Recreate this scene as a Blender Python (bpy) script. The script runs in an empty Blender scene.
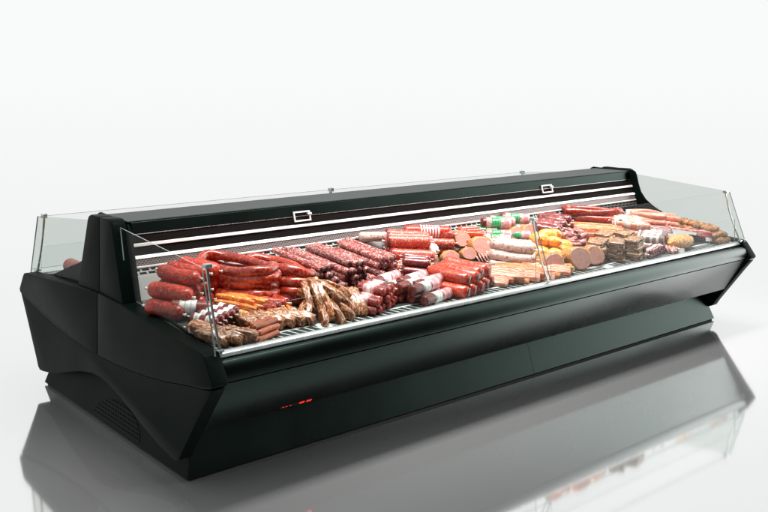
import bpy, bmesh, math, random
from mathutils import Vector, Matrix
random.seed(7)
S = bpy.context.scene
COL = S.collection
R = math.radians

# ------------------------------------------------------------------ camera, world, lamps, exposure
LEN = 4.829            # length of the counter
YC = 1.2896            # its middle plane
cd = bpy.data.cameras.new('camera'); cam = bpy.data.objects.new('camera', cd); COL.objects.link(cam)
cam.location = (-2.0357, -3.6005, 1.90)
cam.rotation_euler = (R(90), 0, R(-40.051))
cd.sensor_width = 36; cd.lens = 42.78
cd.shift_y = -0.2220
cd.clip_start = 0.05; cd.clip_end = 3000
S.camera = cam

w = bpy.data.worlds.new('World'); S.world = w; w.use_nodes = True
nt = w.node_tree; N = nt.nodes; Lk = nt.links
bg = N['Background']; bg.inputs['Strength'].default_value = 1.0
tc = N.new('ShaderNodeTexCoord')
vm = N.new('ShaderNodeVectorMath'); vm.operation = 'DOT_PRODUCT'
az = R(-85); vm.inputs[1].default_value = (math.cos(az), math.sin(az), 0.0)
fl2 = N.new('ShaderNodeVectorMath'); fl2.operation = 'MULTIPLY'; fl2.inputs[1].default_value = (1, 1, 0.45)
nz = N.new('ShaderNodeVectorMath'); nz.operation = 'NORMALIZE'
Lk.new(tc.outputs['Generated'], fl2.inputs[0]); Lk.new(fl2.outputs[0], nz.inputs[0]); Lk.new(nz.outputs[0], vm.inputs[0])
mr = N.new('ShaderNodeMapRange'); mr.interpolation_type = 'SMOOTHSTEP'
mr.inputs['From Min'].default_value = 0.38; mr.inputs['From Max'].default_value = 0.76
Lk.new(vm.outputs['Value'], mr.inputs['Value'])
mx = N.new('ShaderNodeMix'); mx.data_type = 'RGBA'
mx.inputs['A'].default_value = (0.945, 0.95, 0.95, 1); mx.inputs['B'].default_value = (0.018, 0.02, 0.02, 1)
Lk.new(mr.outputs['Result'], mx.inputs['Factor']); 
vs_ = N.new('ShaderNodeVectorMath'); vs_.operation = 'DOT_PRODUCT'; az = R(-18); vs_.inputs[1].default_value = (math.cos(az), math.sin(az), 0.0)
Lk.new(nz.outputs[0], vs_.inputs[0])
ms_ = N.new('ShaderNodeMapRange'); ms_.interpolation_type = 'SMOOTHSTEP'; ms_.inputs['From Min'].default_value = 0.84; ms_.inputs['From Max'].default_value = 1.0; ms_.inputs['To Max'].default_value = 3.6
Lk.new(vs_.outputs['Value'], ms_.inputs['Value'])
ad_ = N.new('ShaderNodeVectorMath'); ad_.operation = 'ADD'; Lk.new(mx.outputs['Result'], ad_.inputs[0]); Lk.new(ms_.outputs['Result'], ad_.inputs[1])
Lk.new(ad_.outputs[0], bg.inputs['Color'])

def area(name, loc, size, power, target, col=(1, 1, 1)):
    d = bpy.data.lights.new(name, 'AREA'); d.shape = 'RECTANGLE'; d.size, d.size_y = size
    d.energy = power; d.color = col
    o = bpy.data.objects.new(name, d); COL.objects.link(o); o.location = loc
    o.rotation_euler = (Vector(target) - Vector(loc)).to_track_quat('-Z', 'Y').to_euler()
    return o
key = area('softbox_overhead', (2.55, 0.35, 3.05), (4.9, 0.5), 68, (2.55, 0.62, 0.6), (1, 0.985, 0.955))
key.data.spread = R(75)
S.view_settings.view_transform = 'Standard'; S.view_settings.look = 'None'
S.view_settings.exposure = 0.0; S.view_settings.gamma = 1.0
S.render.engine = 'CYCLES'
S.cycles.max_bounces = 10; S.cycles.transparent_max_bounces = 24

# ------------------------------------------------------------------ material helpers
def newmat(name):
    m = bpy.data.materials.new(name); m.use_nodes = True
    return m, m.node_tree.nodes, m.node_tree.links, m.node_tree.nodes['Principled BSDF']
def rgba(c): return (c[0], c[1], c[2], 1)
def objcoord(nd, lk, shift=True):
    t = nd.new('ShaderNodeTexCoord')
    if not shift: return t.outputs['Object']
    oi = nd.new('ShaderNodeObjectInfo'); mu = nd.new('ShaderNodeMath'); mu.operation = 'MULTIPLY'
    mu.inputs[1].default_value = 23.0; lk.new(oi.outputs['Random'], mu.inputs[0])
    ad = nd.new('ShaderNodeVectorMath'); ad.operation = 'ADD'
    lk.new(t.outputs['Object'], ad.inputs[0]); lk.new(mu.outputs[0], ad.inputs[1])
    return ad.outputs[0]
def mixc(nd, lk, fac, a, b):
    m = nd.new('ShaderNodeMix'); m.data_type = 'RGBA'
    if hasattr(fac, 'links'): lk.new(fac, m.inputs['Factor'])
    else: m.inputs['Factor'].default_value = fac
    for s, v in (('A', a), ('B', b)):
        if hasattr(v, 'links'): lk.new(v, m.inputs[s])
        else: m.inputs[s].default_value = rgba(v)
    return m.outputs['Result']
def rng(nd, lk, v, a, b, lo=0.0, hi=1.0):
    m = nd.new('ShaderNodeMapRange'); m.inputs['From Min'].default_value = a; m.inputs['From Max'].default_value = b
    m.inputs['To Min'].default_value = lo; m.inputs['To Max'].default_value = hi
    lk.new(v, m.inputs['Value']); return m.outputs['Result']
def noise(nd, lk, vec, scale, detail=4, rough=0.55):
    n = nd.new('ShaderNodeTexNoise'); n.inputs['Scale'].default_value = scale
    n.inputs['Detail'].default_value = detail; n.inputs['Roughness'].default_value = rough
    lk.new(vec, n.inputs['Vector']); return n.outputs['Fac']
def voro(nd, lk, vec, scale):
    n = nd.new('ShaderNodeTexVoronoi'); n.inputs['Scale'].default_value = scale
    lk.new(vec, n.inputs['Vector']); return n.outputs['Distance']
def bump(nd, lk, h, bs, strength, dist=0.004):
    b = nd.new('ShaderNodeBump'); b.inputs['Strength'].default_value = strength
    b.inputs['Distance'].default_value = dist; lk.new(h, b.inputs['Height']); lk.new(b.outputs[0], bs.inputs['Normal'])

def plain(name, c, rough=0.5, metal=0.0, spec=0.5, nscale=0, namt=0.0, coat=0.0, rvar=0.0):
    m, nd, lk, bs = newmat(name)
    bs.inputs['Roughness'].default_value = rough; bs.inputs['Metallic'].default_value = metal
    bs.inputs['Specular IOR Level'].default_value = spec; bs.inputs['Coat Weight'].default_value = coat
    bs.inputs['Base Color'].default_value = rgba(c)
    v = objcoord(nd, lk, False)
    n = noise(nd, lk, v, nscale or 6, 5)
    if namt:
        lk.new(mixc(nd, lk, n, tuple(x*(1-namt) for x in c), tuple(min(1, x*(1+namt)) for x in c)), bs.inputs['Base Color'])
    if rvar: lk.new(rng(nd, lk, n, 0.3, 0.7, rough-rvar, rough+rvar), bs.inputs['Roughness'])
    return m
def meat(name, c1, c2, speck, sc=14, ssc=70, thr=0.25, amt=0.8, rough=0.38, bmp=0.35, coat=0.25, var=0.3, deep=1.5):
    c1 = tuple(x**deep for x in c1); c2 = tuple(x**deep for x in c2)
    m, nd, lk, bs = newmat(name)
    v = objcoord(nd, lk)
    n = noise(nd, lk, v, sc, 6, 0.65)
    base = mixc(nd, lk, rng(nd, lk, n, 0.36, 0.64), c1, c2)
    # fine marbling breaks the casing up
    n2 = noise(nd, lk, v, sc*6, 3)
    base = mixc(nd, lk, rng(nd, lk, n2, 0.5, 0.8, 0, 0.45), base, speck)
    vo = voro(nd, lk, v, ssc)
    gate = noise(nd, lk, v, sc*2.2, 2)
    f = nd.new('ShaderNodeMath'); f.operation = 'MULTIPLY'
    lk.new(rng(nd, lk, vo, thr, thr*0.55, 0, amt), f.inputs[0]); lk.new(rng(nd, lk, gate, 0.38, 0.55), f.inputs[1])
    col = mixc(nd, lk, f.outputs[0], base, speck)
    hs = nd.new('ShaderNodeHueSaturation'); oi = nd.new('ShaderNodeObjectInfo')
    lk.new(rng(nd, lk, oi.outputs['Random'], 0, 1, 1-var, 1+var), hs.inputs['Value']); lk.new(col, hs.inputs['Color'])
    lk.new(hs.outputs[0], bs.inputs['Base Color'])
    lk.new(rng(nd, lk, n2, 0.3, 0.7, rough-0.12, rough+0.12), bs.inputs['Roughness'])
    bs.inputs['Coat Weight'].default_value = coat; bs.inputs['Coat Roughness'].default_value = 0.18
    bs.inputs['Subsurface Weight'].default_value = 0.0
    bump(nd, lk, n2, bs, bmp)
    return m
def layered(name, cols, freq=55, distort=3.0, axis='Z', rough=0.4, coat=0.25, bmp=0.5):
    m, nd, lk, bs = newmat(name)
    v = objcoord(nd, lk)
    wv = nd.new('ShaderNodeTexWave'); wv.wave_type = 'BANDS'; wv.bands_direction = axis
    wv.inputs['Scale'].default_value = freq; wv.inputs['Distortion'].default_value = distort
    wv.inputs['Detail'].default_value = 3; wv.inputs['Detail Scale'].default_value = 2.5
    lk.new(v, wv.inputs['Vector'])
    rp = nd.new('ShaderNodeValToRGB'); lk.new(wv.outputs['Fac'], rp.inputs['Fac'])
    els = rp.color_ramp.elements
    while len(els) < len(cols): els.new(0.5)
    for i, c in enumerate(cols): els[i].position = i/(len(cols)-1); els[i].color = rgba(c)
    n = noise(nd, lk, v, 40, 4)
    col = mixc(nd, lk, rng(nd, lk, n, 0.4, 0.7, 0, 0.6), rp.outputs['Color'], cols[0])
    hs = nd.new('ShaderNodeHueSaturation'); oi = nd.new('ShaderNodeObjectInfo')
    lk.new(rng(nd, lk, oi.outputs['Random'], 0, 1, 0.75, 1.2), hs.inputs['Value']); lk.new(col, hs.inputs['Color'])
    lk.new(hs.outputs[0], bs.inputs['Base Color'])
    bs.inputs['Roughness'].default_value = rough; bs.inputs['Coat Weight'].default_value = coat
    bs.inputs['Coat Roughness'].default_value = 0.2
    bump(nd, lk, n, bs, bmp, 0.006)
    return m
def banded(name, period, duty, c1, c2, axis=0, rough=0.3, off=0.0):
    """printed film: stripes across the roll"""
    m, nd, lk, bs = newmat(name)
    t = nd.new('ShaderNodeTexCoord'); sp = nd.new('ShaderNodeSeparateXYZ'); lk.new(t.outputs['Object'], sp.inputs[0])
    a = nd.new('ShaderNodeMath'); a.operation = 'ADD'; a.inputs[1].default_value = 50*period+off; lk.new(sp.outputs[axis], a.inputs[0])
    mo = nd.new('ShaderNodeMath'); mo.operation = 'MODULO'; mo.inputs[1].default_value = period; lk.new(a.outputs[0], mo.inputs[0])
    lt = nd.new('ShaderNodeMath'); lt.operation = 'LESS_THAN'; lt.inputs[1].default_value = period*duty; lk.new(mo.outputs[0], lt.inputs[0])
    n = noise(nd, lk, t.outputs['Object'], 60, 3)
    c = mixc(nd, lk, lt.outputs[0], c1, c2)
    c = mixc(nd, lk, rng(nd, lk, n, 0.45, 0.75, 0, 0.5), c, tuple(x*0.6 for x in c1))
    lk.new(c, bs.inputs['Base Color']); bs.inputs['Roughness'].default_value = rough
    bs.inputs['Coat Weight'].default_value = 0.5
    bump(nd, lk, n, bs, 0.5)
    return m
def slotted(name, px, pz, dutyx, dutyz, solid, hole, metal=0.0, rough=0.35, seg=0.0, segduty=0.9, ax=0, az_=2, slant=0.0, stagger=0.5):
    """sheet pierced by rows of slots"""
    m, nd, lk, bs = newmat(name)
    t = nd.new('ShaderNodeTexCoord'); sp = nd.new('ShaderNodeSeparateXYZ'); lk.new(t.outputs['Object'], sp.inputs[0])
    def M(op, a, b=None):
        n = nd.new('ShaderNodeMath'); n.operation = op
        for i, q in enumerate((a, b)):
            if q is None: continue
            if hasattr(q, 'links'): lk.new(q, n.inputs[i])
            else: n.inputs[i].default_value = q
        return n.outputs[0]
    z = M('ADD', sp.outputs[az_], 10*pz)
    row = M('FLOOR', M('DIVIDE', z, pz))
    x = M('ADD', M('ADD', sp.outputs[ax], 10.0), M('ADD', M('MULTIPLY', M('MODULO', row, 2.0), px*stagger), M('MULTIPLY', z, slant)))
    hx = M('LESS_THAN', M('MODULO', x, px), px*dutyx)
    hz = M('LESS_THAN', M('MODULO', z, pz), pz*dutyz)
    h = M('MULTIPLY', hx, hz)
    if seg: h = M('MULTIPLY', h, M('LESS_THAN', M('MODULO', M('ADD', sp.outputs[ax], 10*seg), seg), seg*segduty))
    lk.new(mixc(nd, lk, h, solid, hole), bs.inputs['Base Color'])
    lk.new(M('MULTIPLY', M('SUBTRACT', 1.0, h), metal), bs.inputs['Metallic'])
    lk.new(M('ADD', M('MULTIPLY', h, 0.5), rough), bs.inputs['Roughness'])
    return m
def glassmat(name, tint):
    m, nd, lk, bs = newmat(name); nd.remove(bs)
    tr = nd.new('ShaderNodeBsdfTransparent'); tr.inputs[0].default_value = rgba(tint)
    gl = nd.new('ShaderNodeBsdfGlossy'); gl.inputs['Roughness'].default_value = 0.02; gl.inputs[0].default_value = (1, 1, 1, 1)
    lw = nd.new('ShaderNodeLayerWeight'); lw.inputs[0].default_value = 0.5
    p5 = nd.new('ShaderNodeMath'); p5.operation = 'POWER'; p5.inputs[1].default_value = 5.0; lk.new(lw.outputs['Facing'], p5.inputs[0])
    fr = nd.new('ShaderNodeMapRange'); fr.inputs['To Min'].default_value = 0.004; fr.inputs['To Max'].default_value = 0.13; lk.new(p5.outputs[0], fr.inputs['Value'])
    ms = nd.new('ShaderNodeMixShader'); lk.new(fr.outputs[0], ms.inputs[0]); lk.new(tr.outputs[0], ms.inputs[1]); lk.new(gl.outputs[0], ms.inputs[2])
    lk.new(ms.outputs[0], nd['Material Output'].inputs[0]); return m

BLACK = plain('black_green_plastic', (0.0026, 0.0060, 0.0048), 0.45, spec=0.5, nscale=3, namt=0.15, rvar=0.04)
BLACK.node_tree.nodes['Principled BSDF'].inputs['IOR'].default_value = 1.10
FASCIA = plain('black_green_painted_steel', (0.028, 0.042, 0.037), 0.28, metal=1.0, spec=0.5, nscale=2, namt=0.1, rvar=0.03)
DARK = plain('dark_recess', (0.004, 0.004, 0.004), 0.8, spec=0.2)
TOPM = plain('top_lid_paint', (0.011, 0.018, 0.015), 0.4, spec=0.2, nscale=3, namt=0.1)
STEEL = plain('brushed_steel', (0.55, 0.54, 0.53), 0.28, metal=1.0, nscale=30, rvar=0.08)
WHITE = plain('white_enamel', (0.72, 0.75, 0.74), 0.3, nscale=4, namt=0.05, rvar=0.05)
DECKM = plain('gap_shaded_deck_steel', (0.055, 0.058, 0.057), 0.35, spec=0.4, nscale=5, namt=0.2)  # pale deck coloured dark, so gaps between the goods look shaded
SHEET = plain('grey_back_sheet', (0.62, 0.62, 0.61), 0.35, metal=0.1, nscale=5, namt=0.1)
RAILM = plain('pale_aluminium_rail', (0.62, 0.66, 0.65), 0.25, metal=0.35, nscale=20, rvar=0.06)
BRIGHT = plain('bright_steel_strip', (0.92, 0.86, 0.84), 0.3, metal=0.2, nscale=4, namt=0.05, rvar=0.05)
HONEY = slotted('honeycomb_grid', 0.016, 0.008, 0.7, 0.72, (0.011, 0.006, 0.005), (0.001, 0.0006, 0.0006), rough=0.6)
HONEY.node_tree.nodes['Principled BSDF'].inputs['Specular IOR Level'].default_value = 0.12
PERF = slotted('perforated_duct_steel', 0.020, 0.010, 0.5, 0.5, (0.34, 0.28, 0.27), (0.03, 0.016, 0.016), metal=0.5, rough=0.35)
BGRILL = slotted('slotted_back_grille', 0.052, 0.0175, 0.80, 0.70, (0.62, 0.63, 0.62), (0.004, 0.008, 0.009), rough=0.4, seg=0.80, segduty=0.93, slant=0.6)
BGRILLD = slotted('mirror_darkened_back_grille', 0.052, 0.0175, 0.80, 0.70, (0.10, 0.11, 0.11), (0.002, 0.003, 0.003), rough=0.4, slant=0.6)  # darker copy of the back grille, painting in the mirrored darkness at right
FGRILL = slotted('slotted_front_grille', 0.048, 0.083, 0.82, 0.80, (0.70, 0.73, 0.72), (0.012, 0.018, 0.018), rough=0.35, seg=0.80, segduty=0.90, az_=1, slant=0.5, stagger=0.0)
VENT = slotted('plinth_vent_holes', 0.022, 0.020, 0.55, 0.55, (0.0035, 0.006, 0.005), (0.0005, 0.001, 0.001), rough=0.5, ax=1)
VENT.node_tree.nodes['Principled BSDF'].inputs['Specular IOR Level'].default_value = 0.05
GLASS = glassmat('clear_glass', (0.955, 0.965, 0.96))
GLASSE = glassmat('tinted_end_glass', (0.85, 0.872, 0.855))
EDGE = plain('glass_edge', (0.20, 0.26, 0.24), 0.15, spec=0.8)
ACRYL = plain('polished_post', (0.40, 0.46, 0.44), 0.14, metal=0.8, nscale=12, rvar=0.05)
m_, nd, lk, bs = newmat('red_led'); bs.inputs['Base Color'].default_value = (0.3, 0, 0, 1)
bs.inputs['Emission Color'].default_value = (1, 0.03, 0.02, 1); bs.inputs['Emission Strength'].default_value = 1.2; LED = m_

m_, nd, lk, bs = newmat('lit_lamp_strip'); bs.inputs['Base Color'].default_value = (.9, .88, .86, 1)
bs.inputs['Emission Color'].default_value = (1, .95, .92, 1); bs.inputs['Emission Strength'].default_value = 0.75; LAMPM = m_
# floor: white varnished studio floor
m_, nd, lk, bs = newmat('glossy_white_floor'); nd.remove(bs)
df = nd.new('ShaderNodeBsdfDiffuse'); gl = nd.new('ShaderNodeBsdfGlossy'); gl.inputs['Roughness'].default_value = 0.03
gl.inputs[0].default_value = (1, 1, 1, 1)
g = nd.new('ShaderNodeNewGeometry'); nn = noise(nd, lk, g.outputs['Position'], 0.7, 2)
lk.new(mixc(nd, lk, nn, (0.58, 0.585, 0.59), (0.62, 0.625, 0.63)), df.inputs[0])
lw = nd.new('ShaderNodeLayerWeight'); lw.inputs[0].default_value = 0.5
lk.new(rng(nd, lk, lw.outputs['Facing'], .80, .97, .066, 0.0), gl.inputs['Roughness'])
pw = nd.new('ShaderNodeMath'); pw.operation = 'POWER'; pw.inputs[1].default_value = 3.0; lk.new(lw.outputs['Facing'], pw.inputs[0])
fc = rng(nd, lk, pw.outputs[0], 0, 1, 0.68, 1.0)
ms = nd.new('ShaderNodeMixShader'); lk.new(fc, ms.inputs[0]); lk.new(df.outputs[0], ms.inputs[1]); lk.new(gl.outputs[0], ms.inputs[2])
lk.new(ms.outputs[0], nd['Material Output'].inputs[0]); FLOOR = m_

# ------------------------------------------------------------------ object helpers
def tag(o, label=None, cat=None, group=None, kind=None):
    if label: o['label'] = label
    if cat: o['category'] = cat
    if group: o['group'] = group
    if kind: o['kind'] = kind
    return o
def link(name, bm, mat, parent=None, smooth=False, extra=None):
    me = bpy.data.meshes.new(name); bmesh.ops.recalc_face_normals(bm, faces=bm.faces); bm.to_mesh(me); bm.free()
    me.materials.append(mat)
    for e in (extra or []): me.materials.append(e)
    if smooth:
        for p in me.polygons: p.use_smooth = True
    o = bpy.data.objects.new(name, me); COL.objects.link(o)
    if parent: o.parent = parent
    return o
def bevelled(bm, r, seg=2, ang=25):
    es = [e for e in bm.edges if len(e.link_faces) == 2 and e.calc_face_angle(0) > R(ang)]
    bmesh.ops.bevel(bm, geom=es, offset=r, segments=seg, profile=0.5, affect='EDGES', clamp_overlap=True)
def box(bm, x0, x1, y0, y1, z0, z1):
    r = bmesh.ops.create_cube(bm, size=1)
    for v in r['verts']:
        v.co = Vector((x0 if v.co.x < 0 else x1, y0 if v.co.y < 0 else y1, z0 if v.co.z < 0 else z1))
    return r['verts']
def prism(poly, x0, x1, bev=0.0, seg=2, ang=25):
    bm = bmesh.new()
    a = [bm.verts.new((x0, p[0], p[1])) for p in poly]; b = [bm.verts.new((x1, p[0], p[1])) for p in poly]
    bm.faces.new(a); bm.faces.new(b[::-1])
    for i in range(len(poly)):
        j = (i+1) % len(poly); bm.faces.new((a[j], a[i], b[i], b[j]))
    bmesh.ops.recalc_face_normals(bm, faces=bm.faces)
    if bev: bevelled(bm, bev, seg, ang)
    return bm
def part(name, bm, mat, parent, smooth=False, extra=None):
    o = link(name, bm, mat, parent, smooth, extra); return o
def smooth_by_angle(o, ang=35):
    me = o.data
    for p in me.polygons: p.use_smooth = True
    bm = bmesh.new(); bm.from_mesh(me)
    for e in bm.edges:
        if len(e.link_faces) == 2 and e.calc_face_angle(0) > R(ang): e.smooth = False
    bm.to_mesh(me); bm.free(); return o
def tube_into(bm, pts, rad, seg=12, closed=False, squash=1.0):
    """sweep circles with given radii along pts"""
    n = len(pts); rings = []
    up = Vector((0, 0, 1))
    for i, p in enumerate(pts):
        a = pts[(i-1) % n] if (closed or i > 0) else p
        b = pts[(i+1) % n] if (closed or i < n-1) else p
        t = (Vector(b)-Vector(a)).normalized()
        s = t.cross(up)
        if s.length < 1e-4: s = Vector((1, 0, 0))
        s.normalize(); u = s.cross(t)
        rr = rad[i] if hasattr(rad, '__len__') else rad
        rings.append([bm.verts.new(Vector(p)+s*math.cos(k*2*math.pi/seg)*rr+u*math.sin(k*2*math.pi/seg)*rr*squash) for k in range(seg)])
    m = n if closed else n-1
    for i in range(m):
        A, B = rings[i], rings[(i+1) % n]
        for k in range(seg):
            bm.faces.new((A[k], A[(k+1) % seg], B[(k+1) % seg], B[k]))
    if not closed:
        bm.faces.new(rings[0][::-1]); bm.faces.new(rings[-1])
    return rings

# ================================================================== SETTING
bm = bmesh.new(); bmesh.ops.create_grid(bm, x_segments=4, y_segments=4, size=900)
fl = link('floor', bm, FLOOR); tag(fl, kind='structure')

# ================================================================== DISPLAY COUNTER
root = bpy.data.objects.new('display_counter', None); COL.objects.link(root); root.location = (0, 0, 0)
tag(root, 'long black refrigerated island display counter with glass guards, filled with sausages and meat', 'display counter')

def sym(h): return [(YC-a, z) for a, z in h]
def mirror(poly): return [(2*YC-y, z) for y, z in poly][::-1]
top = [(0, .752), (.17, .748), (.30, .742), (.46, .729), (.73, .706), (.975, .690), (1.14, .681), (1.19, .674), (1.21, .655), (1.279, .556)]
seam = [(1.262, .536), (1.18, .517), (1.05, .500), (.97, .488), (.80, .459), (.62, .438), (.42, .421), (.20, .409), (0, .405)]
low = [(1.262, .530), (1.20, .455), (.975, .165), (.945, .120), (.915, .106), (.86, .110), (.76, .125), (.655, .147), (.54, .178), (.42, .212), (.30, .244), (.20, .266), (.10, .283), (0, .290)]
def end_panel(x0, x1, out, flares):
    """x0 = outer face; out = -1 when the outside looks to -x"""
    lo, hi = min(x0, x1), max(x0, x1)
    ins = 0.006
    lowpoly = [(YC-a, z) for a, z in low] + [(YC+a, z) for a, z in low[-2::-1]] + [(YC+a, z-.0025) for a, z in seam[1:]] + [(YC-a, z-.0025) for a, z in seam[-2:0:-1]]
    ep = part('end_panel', prism(lowpoly, lo+ins, hi-ins, .004, 2), BLACK, root); smooth_by_angle(ep, 40)
    for s in (1, -1):
        poly = [(YC-a, z) for a, z in top] + [(YC-a, z) for a, z in seam]
        poly[0] = (YC-.0012, .752); poly[-1] = (YC-.0012, .405)
        if s < 0: poly = mirror(poly)
        c = part('upper_cover', prism(poly, lo, hi, .007, 3), BLACK, ep); smooth_by_angle(c, 40)
        tw = [(.0012, 1.168), (.125, 1.170), (.152, 1.160), (.168, 1.138), (.180, 1.10), (.305, .748), (.305, .70), (.0012, .70)]
        tp = [(YC-a*s, z) for a, z in tw]
        if s < 0: tp = tp[::-1]
        t = part('tower_cover', prism(tp, lo+.012, hi+(.0 if out < 0 else -.012)+(.012 if out < 0 else 0), .007, 3), BLACK, ep); smooth_by_angle(t, 40)
    core = [(YC-1.20, .53), (YC-1.14, .65), (YC-.3, .72), (YC+.3, .72), (YC+1.14, .65), (YC+1.20, .53), (YC+.9, .2), (YC, .31), (YC-.9, .2)]
    part('panel_core', prism(core, lo+.012, hi-.012), DARK, ep)
    # inner liner wall with the flared foot
    li0, li1 = (hi+.0125, hi+.030) if out < 0 else (lo-.030, lo-.0125)
    fl_ = [(.160, 1.165), (.205, 1.168), (.235, 1.155), (.249, 1.125), (.268, 1.05), (.292, .985), (.34, .925), (.404, .881), (.46, .852), (.525, .825), (.649, .789), (.80, .738), (.95, .69), (1.10, .670), (1.12, .60)]
    st = [(.160, 1.150), (.19, 1.11), (.315, .745), (.80, .700), (1.10, .670), (1.12, .60)]
    f = fl_ if flares[0] else st; b = fl_ if flares[1] else st
    poly = [(YC-a, z) for a, z in f] + [(YC+a, z) for a, z in b[::-1]]
    l = part('inner_liner', prism(poly, li0, li1, .003, 2), BLACK, ep); smooth_by_angle(l, 40)
    return ep
EPT = .085
end_panel(0.0, EPT, -1, (False, True))
end_panel(LEN, LEN-EPT, 1, (True, True))

X0, X1 = EPT+.001, LEN-EPT-.001
XM = 2.412
def both(name, poly, mat, x0=X0, x1=X1, bev=0.0, seg=2, split=False, parent=root, smooth=True, ang=25):
    out = []
    for s in (0, 1):
        p = poly if s == 0 else mirror(poly)
        spans = [(x0, XM-.0015), (XM+.0015, x1)] if split else [(x0, x1)]
        for a, b in spans:
            o = part(name, prism(p, a, b, bev, seg, ang), mat, parent)
            if smooth: smooth_by_angle(o, 40)
            out.append(o)
    return out
# bumper, lower panel, skirt under it
both('bumper', [(.118, .646), (.075, .634), (.054, .616), (.043, .594), (.039, .570), (.044, .545), (.16, .545), (.16, .640)], FASCIA, bev=.002)
both('lower_panel', [(.050, .538), (.235, .272), (.262, .272), (.262, .30), (.10, .538)], FASCIA, bev=.002)
bm = bmesh.new(); box(bm, X0+.01, X1-.01, .165, 2*YC-.165, .50, .60)
box(bm, X0+.012, X1-.012, .268, 2*YC-.268, .276, .50)
part('tank', bm, DARK, root)
# plinth (frustum) with vents in its ends
bm = bmesh.new(); v = box(bm, .05, LEN-.05, YC-.948, YC+.948, .012, .285)
for q in v:
    if q.co.z > .1: q.co.x += .075 if q.co.x < 1 else -.075; q.co.y += .085 if q.co.y < YC else -.085
bevelled(bm, .004)
pl = part('plinth', bm, FASCIA, root)
bm = bmesh.new(); box(bm, .065, LEN-.065, YC-.935, YC+.935, 0.0, .012); part('plinth_foot', bm, DARK, pl)
for sx in (0, 1):
    q_ = [(.05, .345, .014), (.05, 2*YC-.345, .014), (.125, 2*YC-.430, .284), (.125, .430, .284)]
    bm = bmesh.new()
    fs = [bm.verts.new((x-.0012 if sx == 0 else LEN-x+.0012, y, z)) for x, y, z in q_]; fb = [bm.verts.new((x+.001 if sx == 0 else LEN-x-.001, y, z)) for x, y, z in q_]
    bm.faces.new(fs); bm.faces.new(fb[::-1])
    for i in range(4): bm.faces.new((fs[i], fb[i], fb[(i+1) % 4], fs[(i+1) % 4]))
    part('plinth_end', bm, BLACK, pl)
    bm = bmesh.new(); bx0 = .05
    pts = []
    for i in range(17):
        a = math.pi*i/16; pts.append((YC-.12-.30*math.cos(a), .03+.125*math.sin(a)))
    def px(z): return .05+.075*(z-.012)/.273
    f = []
    for (y, z) in pts:
        x = px(z)-.0035
        f.append(bm.verts.new((x if sx == 0 else LEN-x, y, z)))
    bm.faces.new(f)
    ext = bmesh.ops.extrude_face_region(bm, geom=list(bm.faces))
    for e in ext['geom']:
        if isinstance(e, bmesh.types.BMVert): e.co.x += .004 if sx == 0 else -.004
    part('vent_grille', bm, VENT, pl)
bm = bmesh.new(); vs = box(bm, XM+.15, XM+.1525, 0, .002, .014, .28)
for q in vs: q.co.y += YC-.9485+.085*(q.co.z-.012)/.273
part('plinth_joint', bm, DARK, pl)

# front rail, grille strip and deck
rails = both('rail', [(.096, .646), (.100, .662), (.112, .667), (.140, .667), (.148, .656), (.148, .642), (.118, .640)], RAILM, bev=.0025, smooth=True)
def DZ(y): return .655+(y-.16)*.11
both('front_grille', [(.149, DZ(.149)), (.246, DZ(.246)), (.246, DZ(.246)-.01), (.149, DZ(.149)-.01)], FGRILL, smooth=False)
both('deck_plate', [(.2465, DZ(.2465)+.001), (1.00, DZ(1.0)), (1.00, DZ(1.0)-.02), (.2465, DZ(.2465)-.02)], DECKM, bev=.001, smooth=False, split=True)
# canopy down the middle: lid, dark fascia, strips, duct, back grille, back wall
KS = (.302-.167)/(1.17-.744)
def SY(z, off=0.0): return YC-.167-(1.17-z)*KS-off
def band(name, z0, z1, mat, proud=0.0, parent=None, depth=.05, bev=.0015, x0=X0+.031, x1=X1-.031):
    return both(name, [(SY(z1, proud), z1), (SY(z0, proud), z0), (SY(z0)+depth, z0), (SY(z1)+depth, z1)], mat, x0, x1, bev, parent=parent or root, smooth=False)
bm = prism([(SY(1.150), 1.150), (SY(1.158), 1.158), (2*YC-SY(1.158), 1.158), (2*YC-SY(1.150), 1.150)], X0+.012, X1-.012, .003)
can = part('canopy', bm, TOPM, root)
bm = prism([(SY(1.149), 1.149), (SY(1.149)+.06, .70), (2*YC-SY(1.149)-.06, .70), (2*YC-SY(1.149), 1.149)][::1], X0+.033, X1-.033)
part('canopy_core', bm, DARK, can)
band('canopy_fascia', 1.088, 1.149, FASCIA, .004, can)
band('shadow_gap_trim', 1.083, 1.0872, STEEL, .002, can)
band('night_blind_housing', 1.040, 1.082, HONEY, -.004, can)
band('upper_strip', 1.021, 1.0365, BRIGHT, .004, can)
band('honeycomb_panel', .973, 1.0165, HONEY, -.006, can)
band('lower_strip', .958, .9715, LAMPM, .008, can)
band('air_duct', .921, .9570, PERF, .001, can)
band('duct_lip', .910, .9195, BRIGHT, .006, can)
band('back_grille', .8705, .9090, BGRILL, 0, can, x1=4.16)
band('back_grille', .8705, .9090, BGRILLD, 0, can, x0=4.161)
band('back_sheet', .735, .8695, SHEET, .001, can, x1=4.16)
band('back_sheet', .735, .8695, BLACK, .001, can, x0=4.161)  # right stretch painted black for the dark reflection near the end wall
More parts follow.
